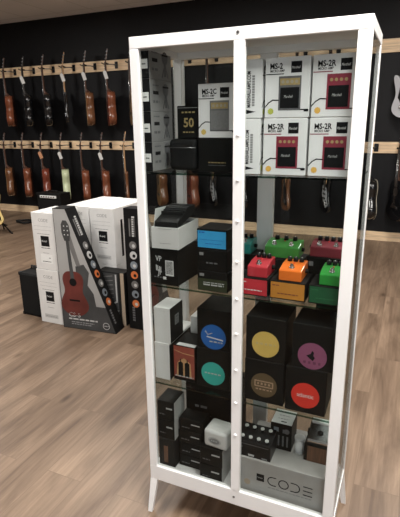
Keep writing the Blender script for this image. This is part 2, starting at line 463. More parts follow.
def outline_acoustic(L=0.49, up=0.145, waist=0.122, low=0.192):
    """half-widths down a dreadnought body, from neck joint (z=0) to tail (z=-L)"""
    prof = [(0, .0), (.0, .050), (.012, .095), (.04, .128), (.085, up), (.13, up - .006), (.175, waist + .004), (.205, waist), (.24, waist + .008), (.29, low - .03),
            (.34, low - .004), (.375, low), (.41, low - .008), (.45, low - .05), (.475, .10), (L, .05), (L, 0)]
    r = [(w, -z) for z, w in prof[1:-1]]
    l = [(-w, z) for w, z in reversed(r)]
    return smooth2(r + l, 2)
def smooth2(p, it):
    for _ in range(it):
        q = []
        for i in range(len(p)):
            a, b = p[i], p[(i + 1) % len(p)]
            q.append((a[0] * .75 + b[0] * .25, a[1] * .75 + b[1] * .25)); q.append((a[0] * .25 + b[0] * .75, a[1] * .25 + b[1] * .75))
        p = q
    return p
OUT_STRAT = smooth2([(.035, -.02), (.06, .03), (.10, .075), (.125, .07), (.125, .02), (.105, -.05), (.10, -.11), (.115, -.18), (.15, -.25), (.155, -.31), (.11, -.365), (.02, -.375),
                     (-.07, -.365), (-.15, -.315), (-.165, -.25), (-.13, -.17), (-.115, -.11), (-.13, -.04), (-.155, .03), (-.165, .085), (-.14, .105), (-.10, .07), (-.06, .02), (-.035, -.02)], 2)

def make_guitar(kind, body_m, top_m, neck_m, label, hanging=True, tagm=None, binding=None):
    """local frame: hung at the nut (z=0), face towards -y, neck joint at z=-0.46"""
    t = thing('acoustic_guitar' if kind == 'acoustic' else 'electric_guitar', label, 'guitar')
    F = face((0, 0, 0), (1, 0, 0), (0, 0, 1))      # n points to -y
    if kind == 'acoustic':
        zj, depth = -.395, .105
        O = [(x, z + zj) for x, z in outline_acoustic()]
        b = MB(); b.prism(O, F, -.045 - depth / 2 + .04, depth / 2 - .005, body_m, True)
        bo = b.build('body', t)
        s = MB(); s.prism([(x * .985, z) for x, z in O], F, depth / 2 - .005, depth / 2, top_m, True); s.build('soundboard', bo)
        if binding:
            g = MB()
            g.tube([F @ Vector((x, z, depth / 2 - .003)) for x, z in O[::2]], .0035, binding, 6, True)
            g.tube([F @ Vector((x, z, -.045 - depth / 2 + .042)) for x, z in O[::2]], .0035, binding, 6, True)
            g.build('body_binding', bo)
        zs = zj - .135
        MB().prism([(.052 * math.cos(2 * PI * k / 28), zs + .052 * math.sin(2 * PI * k / 28)) for k in range(28)], F, depth / 2, depth / 2 + .0008, EBONY).build('sound_hole', bo)
        br = MB(); br.prism([(-.075, zj - .335), (.075, zj - .335), (.06, zj - .305), (-.06, zj - .305)], F, depth / 2, depth / 2 + .008, EBONY); br.build('bridge', t)
        nf = depth / 2
    else:
        zj, depth = -.46, .042
        O = [(x, z + zj) for x, z in OUT_STRAT]
        b = MB(); b.prism(O, F, -depth / 2, depth / 2, body_m, True); bo = b.build('body', t)
        pg = MB(); pg.prism([(.05, zj - .05), (.085, zj - .12), (.09, zj - .2), (.13, zj - .27), (.06, zj - .31), (-.03, zj - .22), (-.08, zj - .15), (-.06, zj - .03)], F, depth / 2, depth / 2 + .0025, top_m); pg.build('pickguard', t)
        for zz in (-.08, -.135, -.19):
            MB().box(-.045, -depth / 2 - .008, zj + zz - .012, .045, -depth / 2 - .0025, zj + zz + .012, PLASTIC, .002).build('pickup', t)
        MB().box(-.042, -depth / 2 - .014, zj - .275, .042, -depth / 2, zj - .235, CHROME, .003).build('bridge', t)
        for q in ((.075, -.22), (.10, -.255), (.12, -.29)):
            MB().cyl((q[0], -depth / 2 - .0025, zj + q[1]), (0, -1, 0), .011, .014, PLASTIC, 14, .009).build('control_knob', t)
        nf = depth / 2
    # neck: a tapering D section with a heel
    n = MB()
    zend = zj + (0.0 if kind == 'acoustic' else -.03)
    rings = []
    for z, hw, th in ((0, .021, .021), (-.15, .0235, .022), (zend + .05, .0265, .024), (zend + .02, .0275, .05 if kind == 'acoustic' else .03), (zend - .004, .028, .085 if kind == 'acoustic' else .032)):
        sec = [(hw * math.cos(PI * k / 8), th * math.sin(PI * k / 8)) for k in range(9)]
        rings.append([n.bm.verts.new((a, -nf + c, z)) for a, c in sec])
    for A, B in zip(rings, rings[1:]):
        for k in range(8):
            f = n.bm.faces.new((A[k], A[k + 1], B[k + 1], B[k])); f.smooth = True
        n.bm.faces.new((A[8], A[0], B[0], B[8]))
    n.bm.faces.new(rings[0][::-1]); n.bm.faces.new(rings[-1])
    n.mi(neck_m)
    n.build('neck', t)
    fb = MB(); zf = zj - (.075 if kind == 'acoustic' else .07)
    fb.prism([(-.0215, .0), (.0215, .0), (.029, zf), (-.029, zf)], F, nf, nf + .006, EBONY)
    for k in range(1, 18):
        z = -(0.65 * (1 - 2 ** (-k / 12.0)))
        if z > zf: fb.box(-.026, -nf - .0072, z - .001, .026, -nf - .006, z + .001, CHROME)
    fb.build('fretboard', t)
    # headstock, tilted back, with tuners
    hm = Matrix.Translation((0, -nf, 0)) @ Matrix.Rotation(R(-12), 4, 'X')
    hs = MB(); Fh = hm @ face((0, 0, 0), (1, 0, 0), (0, 0, 1))
    if kind == 'acoustic':
        hs.prism([(-.022, -.004), (.022, -.004), (.036, .035), (.033, .18), (.012, .186), (0, .180), (-.012, .186), (-.033, .18), (-.036, .035)], Fh, -.016, 0, neck_m)
        hs.prism([(-.02, .002), (.02, .002), (.034, .036), (.031, .178), (-.031, .178), (-.034, .036)], Fh, 0, .001, EBONY)
    else:
        hs.prism([(-.021, -.004), (.021, -.004), (.03, .03), (.036, .05), (.022, .17), (.0, .195), (-.022, .185), (-.03, .15), (-.028, .04)], Fh, -.014, 0, neck_m)
    ho = hs.build('headstock', t)
    for k in range(3):
        for s in (-1, 1):
            tn = MB(); z = .05 + .048 * k
            tn.cyl((s * .03, .008, z), (s, 0, 0), .004, .02, SCREW, 8, M=hm)
            tn.box(s * .048 if s > 0 else s * .066, .002, z - .009, s * .066 if s > 0 else s * .048, .013, z + .009, SCREW, .003, M=hm)
            tn.cyl((s * .02, 0, z), (0, -1, 0), .0045, .012, SCREW, 8, M=hm)
            tn.build('tuner', ho)
    st = MB()
    zb = (zj - .32) if kind == 'acoustic' else (zj - .25)
    for k in range(6):
        u = (k - 2.5)
        st.tube([(u * .0065, -nf - .009, 0.0), (u * .0098, -nf - .011, zb)], .0006, CHROME, 4)
    st.build('strings', t)
    if tagm:
        g = MB(); Ft = face((.034, -nf - .012, -.235), (0, 1, .3), (.1, -.3, 1))
        g.prism([(0, 0), (.05, 0), (.05, .10), (.035, .115), (.015, .115), (0, .10)], Ft, 0, .0012, tagm)
        g.tube([Ft @ Vector((.025, .108, 0)), (.026, -nf - .012, -.078), (0, -nf - .010, -.068)], .001, PAPER, 5)
        g.build('price_tag', t)
    return t

HANG = make_hanger()
hang_used = [False]
def hang(x, z, lab):
    """a hanger on the board with its centre at x"""
    g = 'guitar hangers on the wall boards'
    if not hang_used[0]:
        o = HANG; hang_used[0] = True; o['label'] = lab; o['group'] = g; o.location = (x, YB, z)
    else:
        o = copy_thing(HANG, lab, g, (x, YB, z))
    return o

PROTO = {}
def guitar(key, x, z, ang, label, group):
    """a guitar in the hanger at x; ang turns its face away from the wall's normal towards the left"""
    spec = {
        'brown': ('acoustic', ROSEW, SPRUCE, NECKD, None, None), 'red': ('acoustic', MAHOG, SUNB, NECKD, None, None),
        'redtag': ('acoustic', MAHOG, SUNB, NECKD, PAPER, None), 'browntag': ('acoustic', ROSEW, SPRUCE, NECKD, PAPER, None),
        'black': ('acoustic', GBLACK, GBLACK, NECKD, None, None), 'blacktag': ('acoustic', GBLACK, GBLACK, EBONY, PAPER, None),
        'bound': ('acoustic', GBLACK, GBLACK, EBONY, None, IVORY),
        'blackmaple': ('electric', GBLACK, GBLACK, NECKW, PAPER, None), 'white': ('electric', GWHITE, PLASTIC, NECKD, None, None),
        'cream': ('acoustic', GCREAM, GCREAM, NECKD, PAPER, None), 'eblack': ('electric', GBLACK, GWHITE, NECKW, None, None),
        'dred': ('acoustic', SUNB, SUNB, NECKD, OPAPER, None), 'ebrown': ('electric', ROSEW, PLASTIC, NECKW, None, None),
    }[key]
    off = .042 if spec[0] == 'acoustic' else .010
    loc = (x + YX + off * math.sin(R(ang)), YB - ARM + off * math.cos(R(ang)), z + .022)
    if key not in PROTO:
        o = make_guitar(spec[0], spec[1], spec[2], spec[3], label, tagm=spec[4], binding=spec[5])
        PROTO[key] = o; o['group'] = group; o.location = loc; o.rotation_euler = (0, 0, R(-ang))
    else:
        o = copy_thing(PROTO[key], label, group, loc, R(-ang))
    return o

UZ, LZ = 2.337, 1.176
names_key = {'brown': 'brown acoustic guitar', 'red': 'reddish-brown acoustic guitar', 'redtag': 'reddish acoustic guitar with a white tag', 'browntag': 'brown acoustic guitar with a white tag',
             'black': 'gloss black acoustic guitar', 'blacktag': 'black acoustic guitar with a white tag', 'bound': 'black acoustic guitar with pale binding', 'blackmaple': 'black electric guitar with pale maple neck',
             'white': 'white electric guitar', 'cream': 'pale green guitar with a white tag', 'eblack': 'black electric guitar with pale neck', 'dred': 'dark red guitar with an orange tag', 'ebrown': 'brown electric guitar with pale neck'}
ordinal = ['first', 'second', 'third', 'fourth', 'fifth', 'sixth', 'seventh', 'eighth', 'ninth', 'tenth', 'eleventh', 'twelfth', 'thirteenth', 'fourteenth', 'fifteenth', 'sixteenth']
UPPER = [(-5.31, 'red', 52), (-4.91, 'blacktag', 52), (-4.51, 'black', 52), (-4.11, 'blackmaple', 52), (-3.715, 'browntag', 52), (-3.33, 'redtag', 52), (-2.93, 'brown', 52), (-2.53, 'black', 52),
         (-2.13, 'ebrown', 52), (-1.73, 'black', 52), (-1.33, 'red', 52), (-.93, 'black', 52), (-.53, 'brown', 52), (-.13, 'black', 52), (.72, 'white', 40)]
LOWER = [(-5.50, 'brown', 52), (-5.10, 'red', 52), (-4.70, 'dred', 52), (-4.30, 'cream', 50), (-3.90, 'red', 52), (-3.52, 'redtag', 52), (-3.10, 'ebrown', 52), (-2.52, 'brown', 52), (-2.02, 'red', 52),
         (-1.66, 'eblack', 50), (-1.20, 'eblack', 60), (-.62, 'ebrown', 60), (-.10, 'eblack', 60), (.40, 'bound', 74), (.74, 'black', 60)]
for row, z, nm in ((UPPER, UZ, 'upper'), (LOWER, LZ, 'lower')):
    for i, (x, k, a) in enumerate(row):
        hang(x, z, 'black hanger holding the guitar %s from the yellow guitar on the %s board' % (ordinal[i], nm))
        guitar(k, x, z, a, '%s, %s from the yellow guitar on the %s board' % (names_key[k], ordinal[i], nm), 'guitars hung on the %s board' % nm)

# yellow guitar on a floor stand at the left edge
t = thing('guitar_stand', 'black tubular guitar stand on the floor holding the yellow guitar', 'stand', (-4.60, 3.62, 0), R(20))
MB().tube([(0, .12, .012), (0, .02, .30), (0, 0, .62)], .011, PLASTIC).build('upright', t)
MB().tube([(0, .10, .10), (-.22, -.12, .012), (-.25, -.15, .012)], .011, PLASTIC).build('foot', t)
MB().tube([(0, .10, .10), (.22, -.12, .012), (.25, -.15, .012)], .011, PLASTIC).build('foot', t)
MB().tube([(-.12, -.12, .14), (-.12, -.02, .10), (0, .05, .12), (.12, -.02, .10), (.12, -.12, .14)], .009, RUBBER).build('cradle', t)
g = make_guitar('electric', GYEL, PLASTIC, NECKW, 'yellow electric guitar standing on a floor stand by the wall')
g.location = (-4.585, 3.555, .955); g.rotation_euler = (R(-6), 0, R(20))

# cable lying on the floor by the wall
c = MB(); pts = []
for k in range(60):
    a = k * .42; rr = .10 + .015 * math.sin(k * 1.7)
    pts.append((-4.72 + rr * math.cos(a) * 1.5, 4.25 + rr * math.sin(a), .012 + .0004 * k))
c.tube(pts, .007, RUBBER); tag(c.build('cable_coil'), 'black cable coiled on the floor in front of the dark wall', 'cable')

# ------------------------------------------------------------------ cartons on the floor
def carton_body(w, d, h, m, parent, name='box_body', bev=0.0015):
    return MB().box(-w / 2, 0, 0, w / 2, d, h, m, bev, 1).build(name, parent)
def hbars(b, F, u0, u1, v, hgt, m, words=1, lay=1, seed=0):
    """a line of tiny unreadable print: short dashes"""
    rnd = random.Random(seed); u = u0
    while u < u1:
        l = min(u1 - u, (u1 - u0) / words * rnd.uniform(.5, 1.0))
        b.rect(F, u, v, u + l, v + hgt, m, lay); u += l + hgt * .8

def code_carton(label, x, y, z, w, d, h, sticker=False, rz=0, group='white amplifier cartons', slot=False):
    t = thing('amplifier_carton', label, 'carton', (x, y, z), rz, group)
    carton_body(w, d, h, WCARD, t, bev=.003)
    F = front_of(w, d, h); b = MB()
    b.text(F, 'CODE', w * .30, h * .845, h * .075, GINK, 1, 1.0)
    b.rect(F, w * .1, h * .765, w * .86, h * .768, GINK); b.rect(F, w * .1, h * .70, w * .86, h * .703, GINK)
    hbars(b, F, w * .2, w * .75, h * .63, h * .008, GINK, 4, 1, 3)
    q = MB(); q.rect(F, w * .34, h * .42, w * .70, h * .60, INK)
    q.text(F, 'Marshall', w * .36, h * .495, h * .048, WINK, 2, .72, shear=.3); q.build('logo_patch', t)
    hbars(b, F, w * .33, w * .72, h * .385, h * .01, INK, 3, 1, 5)
    hbars(b, F, w * .38, w * .66, h * .30, h * .006, GINK, 2, 1, 6)
    if sticker:
        q = MB(); q.rect(F, w * .26, h * .12, w * .78, h * .28, WINK); hbars(q, F, w * .34, w * .7, h * .145, h * .012, INK, 3, 2, 8)
        q.rect(F, w * .62, h * .21, w * .7, h * .225, GINK, 2); q.build('paper_sticker', t)
    else:
        b.rect(F, w * .2, h * .10, w * .8, h * .17, LGCARD); hbars(b, F, w * .25, w * .75, h * .125, h * .01, GINK, 4, 2, 9)
    b.build('front_print', t)
    s = MB(); T = top_of(w, d, h)
    s.rect(T, w * .44, 0, w * .56, d, LGCARD); s.build('packing_tape', t)
    if slot:
        s = MB(); RF = right_of(w, d, h); s.rect(RF, d * .18, h * .12, d * .24, h * .78, INK); s.build('side_print_or_slot', t)  # darkness of a handle hole drawn as a flat black strip
    return t
code_carton('lower of two white cartons stacked beside the black amplifier', -1.637, 1.300, 0, .215, .275, .438)
code_carton('upper of two white cartons stacked beside the black amplifier, with a sticker', -1.631, 1.303, .439, .215, .275, .44, True)
code_carton('lower white carton hidden behind the guitar carton', -1.545, 1.60, 0, .218, .5, .438)
code_carton('upper white carton between the guitar carton top and its neighbour', -1.545, 1.60, .439, .218, .5, .446)
code_carton('lower white carton behind the dark printed box', -1.308, 1.585, 0, .218, .5, .438)
code_carton('upper white carton above the dark printed box, black logo square in view', -1.308, 1.585, .439, .218, .5, .446, slot=True)

# dark printed box with white lines under the white carton
t = thing('printed_box', 'dark box with white lines and a pale edge between two guitar cartons', 'box', (-1.183, 1.472, 0))
w, d, h = .235, .105, .425
carton_body(w, d, h, BLK2, t)
b = MB(); F = front_of(w, d, h)
b.rect(F, .01, .01, w - .055, h - .01, ARTDARK)
b.stroke(F, [(w - .07, h - .02), (w - .07, .19), (w - .11, .17)], .012, LINK, 2)
b.stroke(F, [(w - .06, .115), (w - .12, .125)], .012, LINK, 2)
for k in range(6): b.stroke(F, [(.02, h - .05 - k * .035), (w - .10, h - .03 - k * .035)], .007, ARTMID, 2)
b.rect(F, w - .03, 0, w, h, KRAFT, 2)
b.build('front_print', t)

# guitar cartons
def guitar_carton(label, x, y, rz):
    t = thing('guitar_carton', label, 'carton', (x, y, 0), rz, 'guitar cartons')
    wb, wt, h, d = .452, .105, .925, .13
    F = face((0, 0, 0), (1, 0, 0), (0, 0, 1))
    P = [(0, 0), (wb, 0), (wt, h), (0, h)]
    MB().prism(P, F, -d, 0, INK).build('box_body', t)
    b = MB()
    b.prism([(.004, .20), (wb - .075, .20), (wt - .002, h - .004), (.004, h - .004)], F, 0, LAY, ARTGREY)
    b.prism([(.004, .004), (wb - .006, .004), (wb - .075, .20), (.004, .20)], F, 0, LAY, ARTDARK)
    # dark guitar behind, red guitar in front
    def gpic(ox, m, hm, lay, sc=1.0):
        O = [(x * .62 * sc, z * .72 * sc) for x, z in outline_acoustic()]
        b.prism([(ox + x, .46 + z) for x, z in O], F, 0, LAY * lay, m)
        b.prism([(ox - .016, .36), (ox + .016, .36), (ox - .005, .70), (ox - .03, .70)], F, 0, LAY * (lay + 1), hm)
        b.prism([(ox - .040, .69), (ox + .004, .69), (ox + .014, .75), (ox + .006, .81), (ox - .012, .84), (ox - .042, .84), (ox - .058, .81), (ox - .058, .75)], F, 0, LAY * (lay + 1), hm)
    b.prism([(.15, .16), (.305, .16), (.285, .30), (.24, .36), (.26, .46), (.22, .52), (.15, .50)], F, 0, LAY * 2, ARTDARK)
    b.prism([(.16, .50), (.195, .50), (.112, .80), (.085, .83), (.070, .80), (.09, .72)], F, 0, LAY * 2, ARTMID)
    gpic(.118, ARTRED, ARTDARK, 3)
    b.disc(F, .118, .375, .030, INK, 6); b.rect(F, .075, .225, .165, .238, INK, 6)
    for k in range(3):
        for s in (-1, 1): b.disc(F, .098 + s * .014, .735 + k * .032, .005, LINK, 6, 8)
    b.text(F, 'CS-5', .055, .098, .048, LINK, 3, 1.1, bold=.001)
    hbars(b, F, .055, .30, .075, .011, LINK, 5, 3, 1); hbars(b, F, .075, .27, .052, .007, GINK, 6, 3, 2); hbars(b, F, .075, .25, .036, .007, GINK, 6, 3, 4)
    for k in range(24):
        a, c = 2 * PI * k / 24, 2 * PI * (k + 1) / 24
        b.stroke(F, [(.372 + .026 * math.cos(a), .052 + .026 * math.sin(a)), (.372 + .026 * math.cos(c), .052 + .026 * math.sin(c))], .004, LINK, 3)
    hbars(b, F, .355, .39, .05, .005, LINK, 2, 3, 7)
    b.build('front_print', t)
    # round pictures down both narrow sides
    cols = [ARTMID, LINK, ARTBLUE, ARTORANGE, ARTMID, ARTBLUE, ARTORANGE]
    L = math.hypot(wb - wt, h)
    for F2, ln, first in ((face((wb, 0, 0), (0, 1, 0), (wt - wb, 0, h)), L, .70), (face((0, d, 0), (0, -1, 0), (0, 0, 1)), h, .71)):
        s = MB()
        for k in range(7):
            v = ln * first - k * .075
            s.disc(F2, d / 2, v, .030, cols[k] if first > .65 else [ARTORANGE, ARTMID, ARTORANGE, ARTBLUE, LINK, ARTMID, ARTDARK][k], 1)
            s.disc(F2, d / 2 + .005, v - .004, .013, INK if k % 2 else LINK, 2, 14)
        for k in range(3): hbars(s, F2, d * .3 + k * .02, d * .3 + k * .02 + .012, ln * .78, .13, ARTMID, 1, 1, k)
        for k in range(9): s.rect(F2, d * .50, ln * .78 + k * .017, d * .68, ln * .78 + k * .017 + .012, LINK)
        for k in range(6): s.rect(F2, d * .25, ln * .07 + k * .02, d * .42, ln * .07 + k * .02 + .014, DINK)
        s.build('side_print_or_slot', t)
    return t
guitar_carton('tapered carton with a red guitar picture standing before the white cartons', -1.506, 1.278, R(5.5))
guitar_carton('tall black carton edge with round pictures beside the glass cabinet', -.893, 1.456, R(90))

# small black amplifier on the floor
def amp(name, label, x, y, z, w, d, h, rz, plate):
    t = thing(name, label, 'amplifier', (x, y, z), rz)
    MB().box(-w / 2, .012, 0, w / 2, d, h, TOLEX, .012, 3).build('cabinet', t)
    MB().box(-w / 2 + .014, .004, .02, w / 2 - .014, .014, h * (.78 if plate else .97), GRILLE, .003).build('speaker_grille', t)
    if plate:
        p = MB(); p.box(-w / 2 + .07, .002, h * .85, w / 2 - .07, .014, h * .93, WINK, .002)
        p.build('control_panel', t)
        for k in range(6): MB().cyl((-w * .26 + k * w * .104, .002, h * .89), (0, -1, 0), .008, .014, PLASTIC, 14).build('control_knob', t)
    hd = MB(); hd.tube([(-.09, d / 2, h - .002), (-.085, d / 2, h + .022), (.085, d / 2, h + .022), (.09, d / 2, h - .002)], .009, RUBBER); hd.build('handle', t)
    for sx in (-1, 1):
        for zz in (0, h):
            c = MB(); c.box(sx * (w / 2 - .010) - .012, .009, max(0, zz - .026), sx * (w / 2 - .010) + .012, .04, zz + (.026 if zz == 0 else .002), PLASTIC, .004); c.build('corner_guard', t)
    return t
amp('guitar_amplifier', 'plain black amplifier on the floor beside the white cartons', -1.880, 1.340, 0, .222, .26, .365, R(-3), False)
amp('combo_amplifier', 'black combo amplifier with pale control panel standing in front of the dark wall', -4.19, 4.22, 0, .45, .26, .50, 0, True)
# ------------------------------------------------------------------ the glass cabinet
CW, CD, CH, CB = .6964, .3216, 1.75, .146
P = .036
XL = -.006
cab = thing('display_cabinet', 'tall white steel display cabinet with glass doors, sides and shelves', 'cabinet', (0, 0, 0))
tf = MB()      # top frame
tf.box(XL, 0, CH - .034, CW, .022, CH, WHITE, .002).box(XL, CD - .03, CH - .034, CW, CD, CH, WHITE, .002)
tf.box(XL, .022, CH - .034, .014, CD - .03, CH, WHITE, .002).box(CW - .02, .022, CH - .034, CW, CD - .03, CH, WHITE, .002)
tf.build('top_frame', cab)
MB().box(.014, .022, CH - .012, CW - .02, CD - .03, CH - .004, WHITE).build('top_panel', cab)
bf = MB()
bf.box(XL, 0, CB, CW, .022, CB + .064, WHITE, .002).box(XL, CD - .022, CB, CW, CD, CB + .04, WHITE, .002)
bf.box(XL, .022, CB, .014, CD - .022, CB + .04, WHITE, .002).box(CW - .02, .022, CB, CW, CD - .022, CB + .04, WHITE, .002)
bf.build('bottom_frame', cab)
MB().box(XL + .001, .022, CB + .030, CW, CD - .022, .189, WHITE).build('bottom_panel', cab)
zt, zb = CH - .034, CB + .064
MB().box(XL, 0, zb, XL + .030, .020, zt, WHITE, .002).build('door_post', cab)
MB().box(CW - P, 0, zb, CW, .020, zt, WHITE, .002).build('door_post', cab)
MB().box(CW / 2 - .0165, -.001, zb, CW / 2 + .0165, .020, zt, WHITE, .002).build('door_mullion', cab)
MB().box(XL, CD - .03, CB + .04, .026, CD, zt, WHITE, .002).build('rear_post', cab)
MB().box(CW - .014, CD - .03, CB + .04, CW, CD, zt, WHITE, .002).build('rear_post', cab)
MB().box(CW / 2 - .030, CD - .024, CB + .04, CW / 2 + .028, CD, zt, WHITE, .002).build('rear_post', cab)
for a, c in ((XL + .030, CW / 2 - .0165), (CW / 2 + .0165, CW - P)):
    MB().box(a, .008, zb, c, .012, zt, GLASS).build('door_pane', cab)
for a, c in ((.026, CW / 2 - .030), (CW / 2 + .028, CW - .014)):
    MB().box(a, CD - .014, CB + .04, c, CD - .010, zt, GLASS).build('rear_pane', cab)
for xx in (XL + .001, CW - .006):
    MB().box(xx, .020, CB + .04, xx + .004, CD - .03, zt, GLASS).build('side_pane', cab)
for z in (1.345, .955, .570):
    MB().box(.0, .0255, z - .006, CW - .007, CD - .032, z, SGLASS).box(.0, .024, z - .006, CW - .007, .0254, z, EGLASS).build('glass_shelf', cab)
for z in (1.463, 1.333, 1.209, 1.079, .955, .833, .701, .575, .447):
    MB().ball((CW / 2, -.002, z), .0055, WHITE, (1, .7, 1), 14).build('door_stud', cab)
for z in (1.736, .181): MB().cyl((CW / 2 - .004, .001, z), (0, -1, 0), .0042, .003, SCREW, 12).build('frame_screw', cab)
for sx, sy in ((0, 0), (1, 0), (0, 1), (1, 1)):
    l = MB(); x, y = (CW if sx else XL), (CD if sy else 0)
    dx, dy = (.014 if sx else -.006), (.015 if sy else -.022)
    ix, iy = (-1 if sx else 1), (-1 if sy else 1)
    top = [(x, y), (x + ix * .030, y), (x + ix * .030, y + iy * .018), (x, y + iy * .018)]
    bot = [(x + dx, y + dy), (x + dx + ix * .017, y + dy), (x + dx + ix * .017, y + dy + iy * .014), (x + dx, y + dy + iy * .014)]
    A = [l.bm.verts.new((p[0], p[1], CB + .001)) for p in top]; B = [l.bm.verts.new((p[0], p[1], 0)) for p in bot]
    l.bm.faces.new(A); l.bm.faces.new(B[::-1])
    for k in range(4): l.bm.faces.new((A[k], A[(k + 1) % 4], B[(k + 1) % 4], B[k]))
    l.mi(WHITE); l.build('leg', cab)

S1, S2, S3, S0 = 1.3455, .9555, .5705, .1895

# ---- top shelf: micro amp boxes
def amp_box(label, cx, y, z, style, group='white micro amplifier boxes on the top shelf'):
    w, d, h = .128, .076, .1625
    WCARD = WBOX
    t = thing('micro_amp_box', label, 'box', (cx, y, z), 0, group)
    carton_body(w, d, h, WCARD, t)
    F = front_of(w, d, h); b = MB()
    frame = {'r': REDINK, 'k': DINK, 'c': AMPGREY}[style]
    b.text(F, {'r': 'MS-2R', 'k': 'MS-2', 'c': 'MS-2C'}[style], .013, .132, .0215, INK, 1, .84, bold=.0006)
    b.text(F, 'MICRO AMP', .014, .1235, .0092, INK, 1, .84, bold=.0002)
    b.rect(F, .002, .117, .054, .1195, REDINK if style == 'r' else INK)
    b.rect(F, .074, .120, .104, .150, INK); b.text(F, 'Marshall', .0755, .131, .0098, WINK, 2, .72, shear=.3)
    u0, u1, v0, v1 = .040, .104, .020, .112
    b.prism([(u0, v0), (u1, v0), (u1, v1), (u0, v1)], F, 0, LAY, frame)
    b.rect(F, u0 + .004, v1 - .024, u1 - .004, v1 - .006, GOLDINK if style != 'r' else REDINK, 2)
    for k in range(4): b.disc(F, u0 + .012 + k * .013, v1 - .015, .0045, GOLDINK if style == 'r' else IVORY, 3, 12)
    if style == 'c':
        b.rect(F, u0 + .003, v0 + .006, u1 - .003, v1 - .030, AMPGREY, 2); b.rect(F, u0, v0, u1, v0 + .004, DINK, 2); b.rect(F, u0, v1 - .029, u1, v1 - .026, DINK, 2); b.rect(F, u0, v0, u0 + .002, v1, DINK, 2)
    else:
        b.rect(F, u0 + .005, v0 + .006, u1 - .005, v1 - .030, INK, 2)
        b.text(F, 'Marshall', u0 + .015, v0 + .034, .0105, LINK, 3, .72, shear=.3)
    b.stroke(F, [(.001, .030), (.012, .042), (.024, .049), (.040, .048)], .0032, INK, 1)
    b.rect(F, u1, .020, w - .002, .023, INK); b.rect(F, w - .014, .016, w - .001, .022, INK, 2)
    (b.star if style == 'k' else b.star)(F, .018, .018, .0095, {'r': ORANGEST, 'k': LIME, 'c': YELLOW}[style], 1)
    b.build('front_print', t)
    s = MB(); LF = left_of(w, d, h)
    s.text(LF, 'MARSHALLAMPS.COM', .041, .030, .0155, INK, 1, .66, rot=R(90), bold=.0004)
    for k in range(12): s.rect(LF, .0455, .034 + k * .0072, .0535, .0396 + k * .0072, GINK)
    s.prism([(.001, .014), (.028, .012), (.058, .018), (.028, .024), (.001, .022)], LF, 0, LAY, INK)
    s.build('side_print_or_slot', t)
    return t
def amp_box_side(label, x0, y, z):
    t = amp_box(label, 0, 0, 0, 'k')
    # turned a quarter so that its narrow left side faces the door
    t.rotation_euler = (0, 0, R(90)); t.location = (x0 + .076, y + .064, z)
    return t
amp_box_side('lower micro amp box turned narrow side out, web address in view', .3205, .058, S1)
amp_box_side('upper micro amp box turned narrow side out, web address in view', .3235, .058, S1 + .164)
amp_box('white box with red amp picture, lower row next to the narrow box', .470, .058, S1, 'r')
amp_box('white box with red amp picture, lower row beside the cabinet post', .605, .058, S1, 'r')
amp_box('white box with black amp picture and lime sticker, upper row', .472, .058, S1 + .164, 'k')
amp_box('white box with red amp picture, upper row beside the black amp box', .606, .058, S1 + .164, 'r')

# microphone boxes stacked in the upper corner
for k, (lab, hh) in enumerate([('bottom of four slim grey boxes stacked by the corner post', .0945), ('second lowest of four slim grey boxes stacked by the corner post', .0955),
                               ('second highest of four slim grey boxes stacked by the corner post', .0975), ('topmost of four slim grey boxes stacked by the corner post', .0810)]):
    z = S1 + [0, .0947, .1904, .2883][k]
    w, d, h = .034, .150, hh
    t = thing('microphone_box', lab, 'box', (.0215, .040, z), 0, 'slim boxes stacked on the top shelf')
    carton_body(w, d, h, GCARD, t)
    b = MB(); F = front_of(w, d, h)
    b.rect(F, .0005, .0005, w - .0005, h - .0005, INK); b.rect(F, .006, .030, .029, .058, WINK, 2)
    b.rect(F, .009, .042, .022, .045, INK, 3); b.build('front_print', t)
    s = MB(); RF = right_of(w, d, h)
    s.rect(RF, .020, .052, .055, .063, INK); hbars(s, RF, .018, .058, .078, .004, DINK, 3, 1, k); hbars(s, RF, .018, .058, .026, .008, DINK, 2, 1, k + 5)
    s.disc(RF, .105, .068, .020, DINK, 1, 18); s.rect(RF, .098, .012, .112, .055, DINK)
    s.stroke(RF, [(.085, .01), (.105, .05), (.125, .01)], .004, DINK, 2); s.rect(RF, .085, .074, .125, .079, INK, 2)
    s.build('side_print_or_slot', t)

t = thing('lined_box', 'black box with a thin gold line below the white silver-amp box', 'box', (.245, .090, S1))
w, d, h = .130, .13, .1060
carton_body(w, d, h, BLK, t); b = MB(); F = front_of(w, d, h)
hbars(b, F, .035, .095, .028, .003, GOLDINK, 5, 1, 3); hbars(b, F, .035, .095, .020, .002, DINK, 6, 1, 4); b.build('front_print', t)
amp_box('white box with silver amp picture on the black box', .245, .092, S1 + .1066, 'c')

t = thing('padded_pouch', 'rounded black padded pouch on the top shelf between slim boxes and black box', 'pouch', (.118, .10, S1))
MB().box(-.052, 0, 0, .052, .125, .103, RUBBER, .016, 4).build('pouch_body', t)
MB().tube([(-.048, -.0005, .075), (.048, -.0005, .075)], .0016, SCREW, 6).build('zipper', t)
t = thing('emblem_box', 'small black box with gold emblem on the rounded pouch', 'box', (.137, .112, S1 + .1035))
w, d, h = .082, .10, .103
carton_body(w, d, h, BLK, t); b = MB(); F = front_of(w, d, h)
b.text(F, '50', w * .27, h * .36, .040, GOLDINK, 1, .95, bold=.001)
hbars(b, F, w * .2, w * .8, h * .78, .005, GOLDINK, 4, 1, 3); hbars(b, F, w * .25, w * .75, h * .18, .004, GOLDINK, 4, 1, 9)
b.rect(F, .0, h * .93, w, h * .95, GINK); b.build('front_print', t)

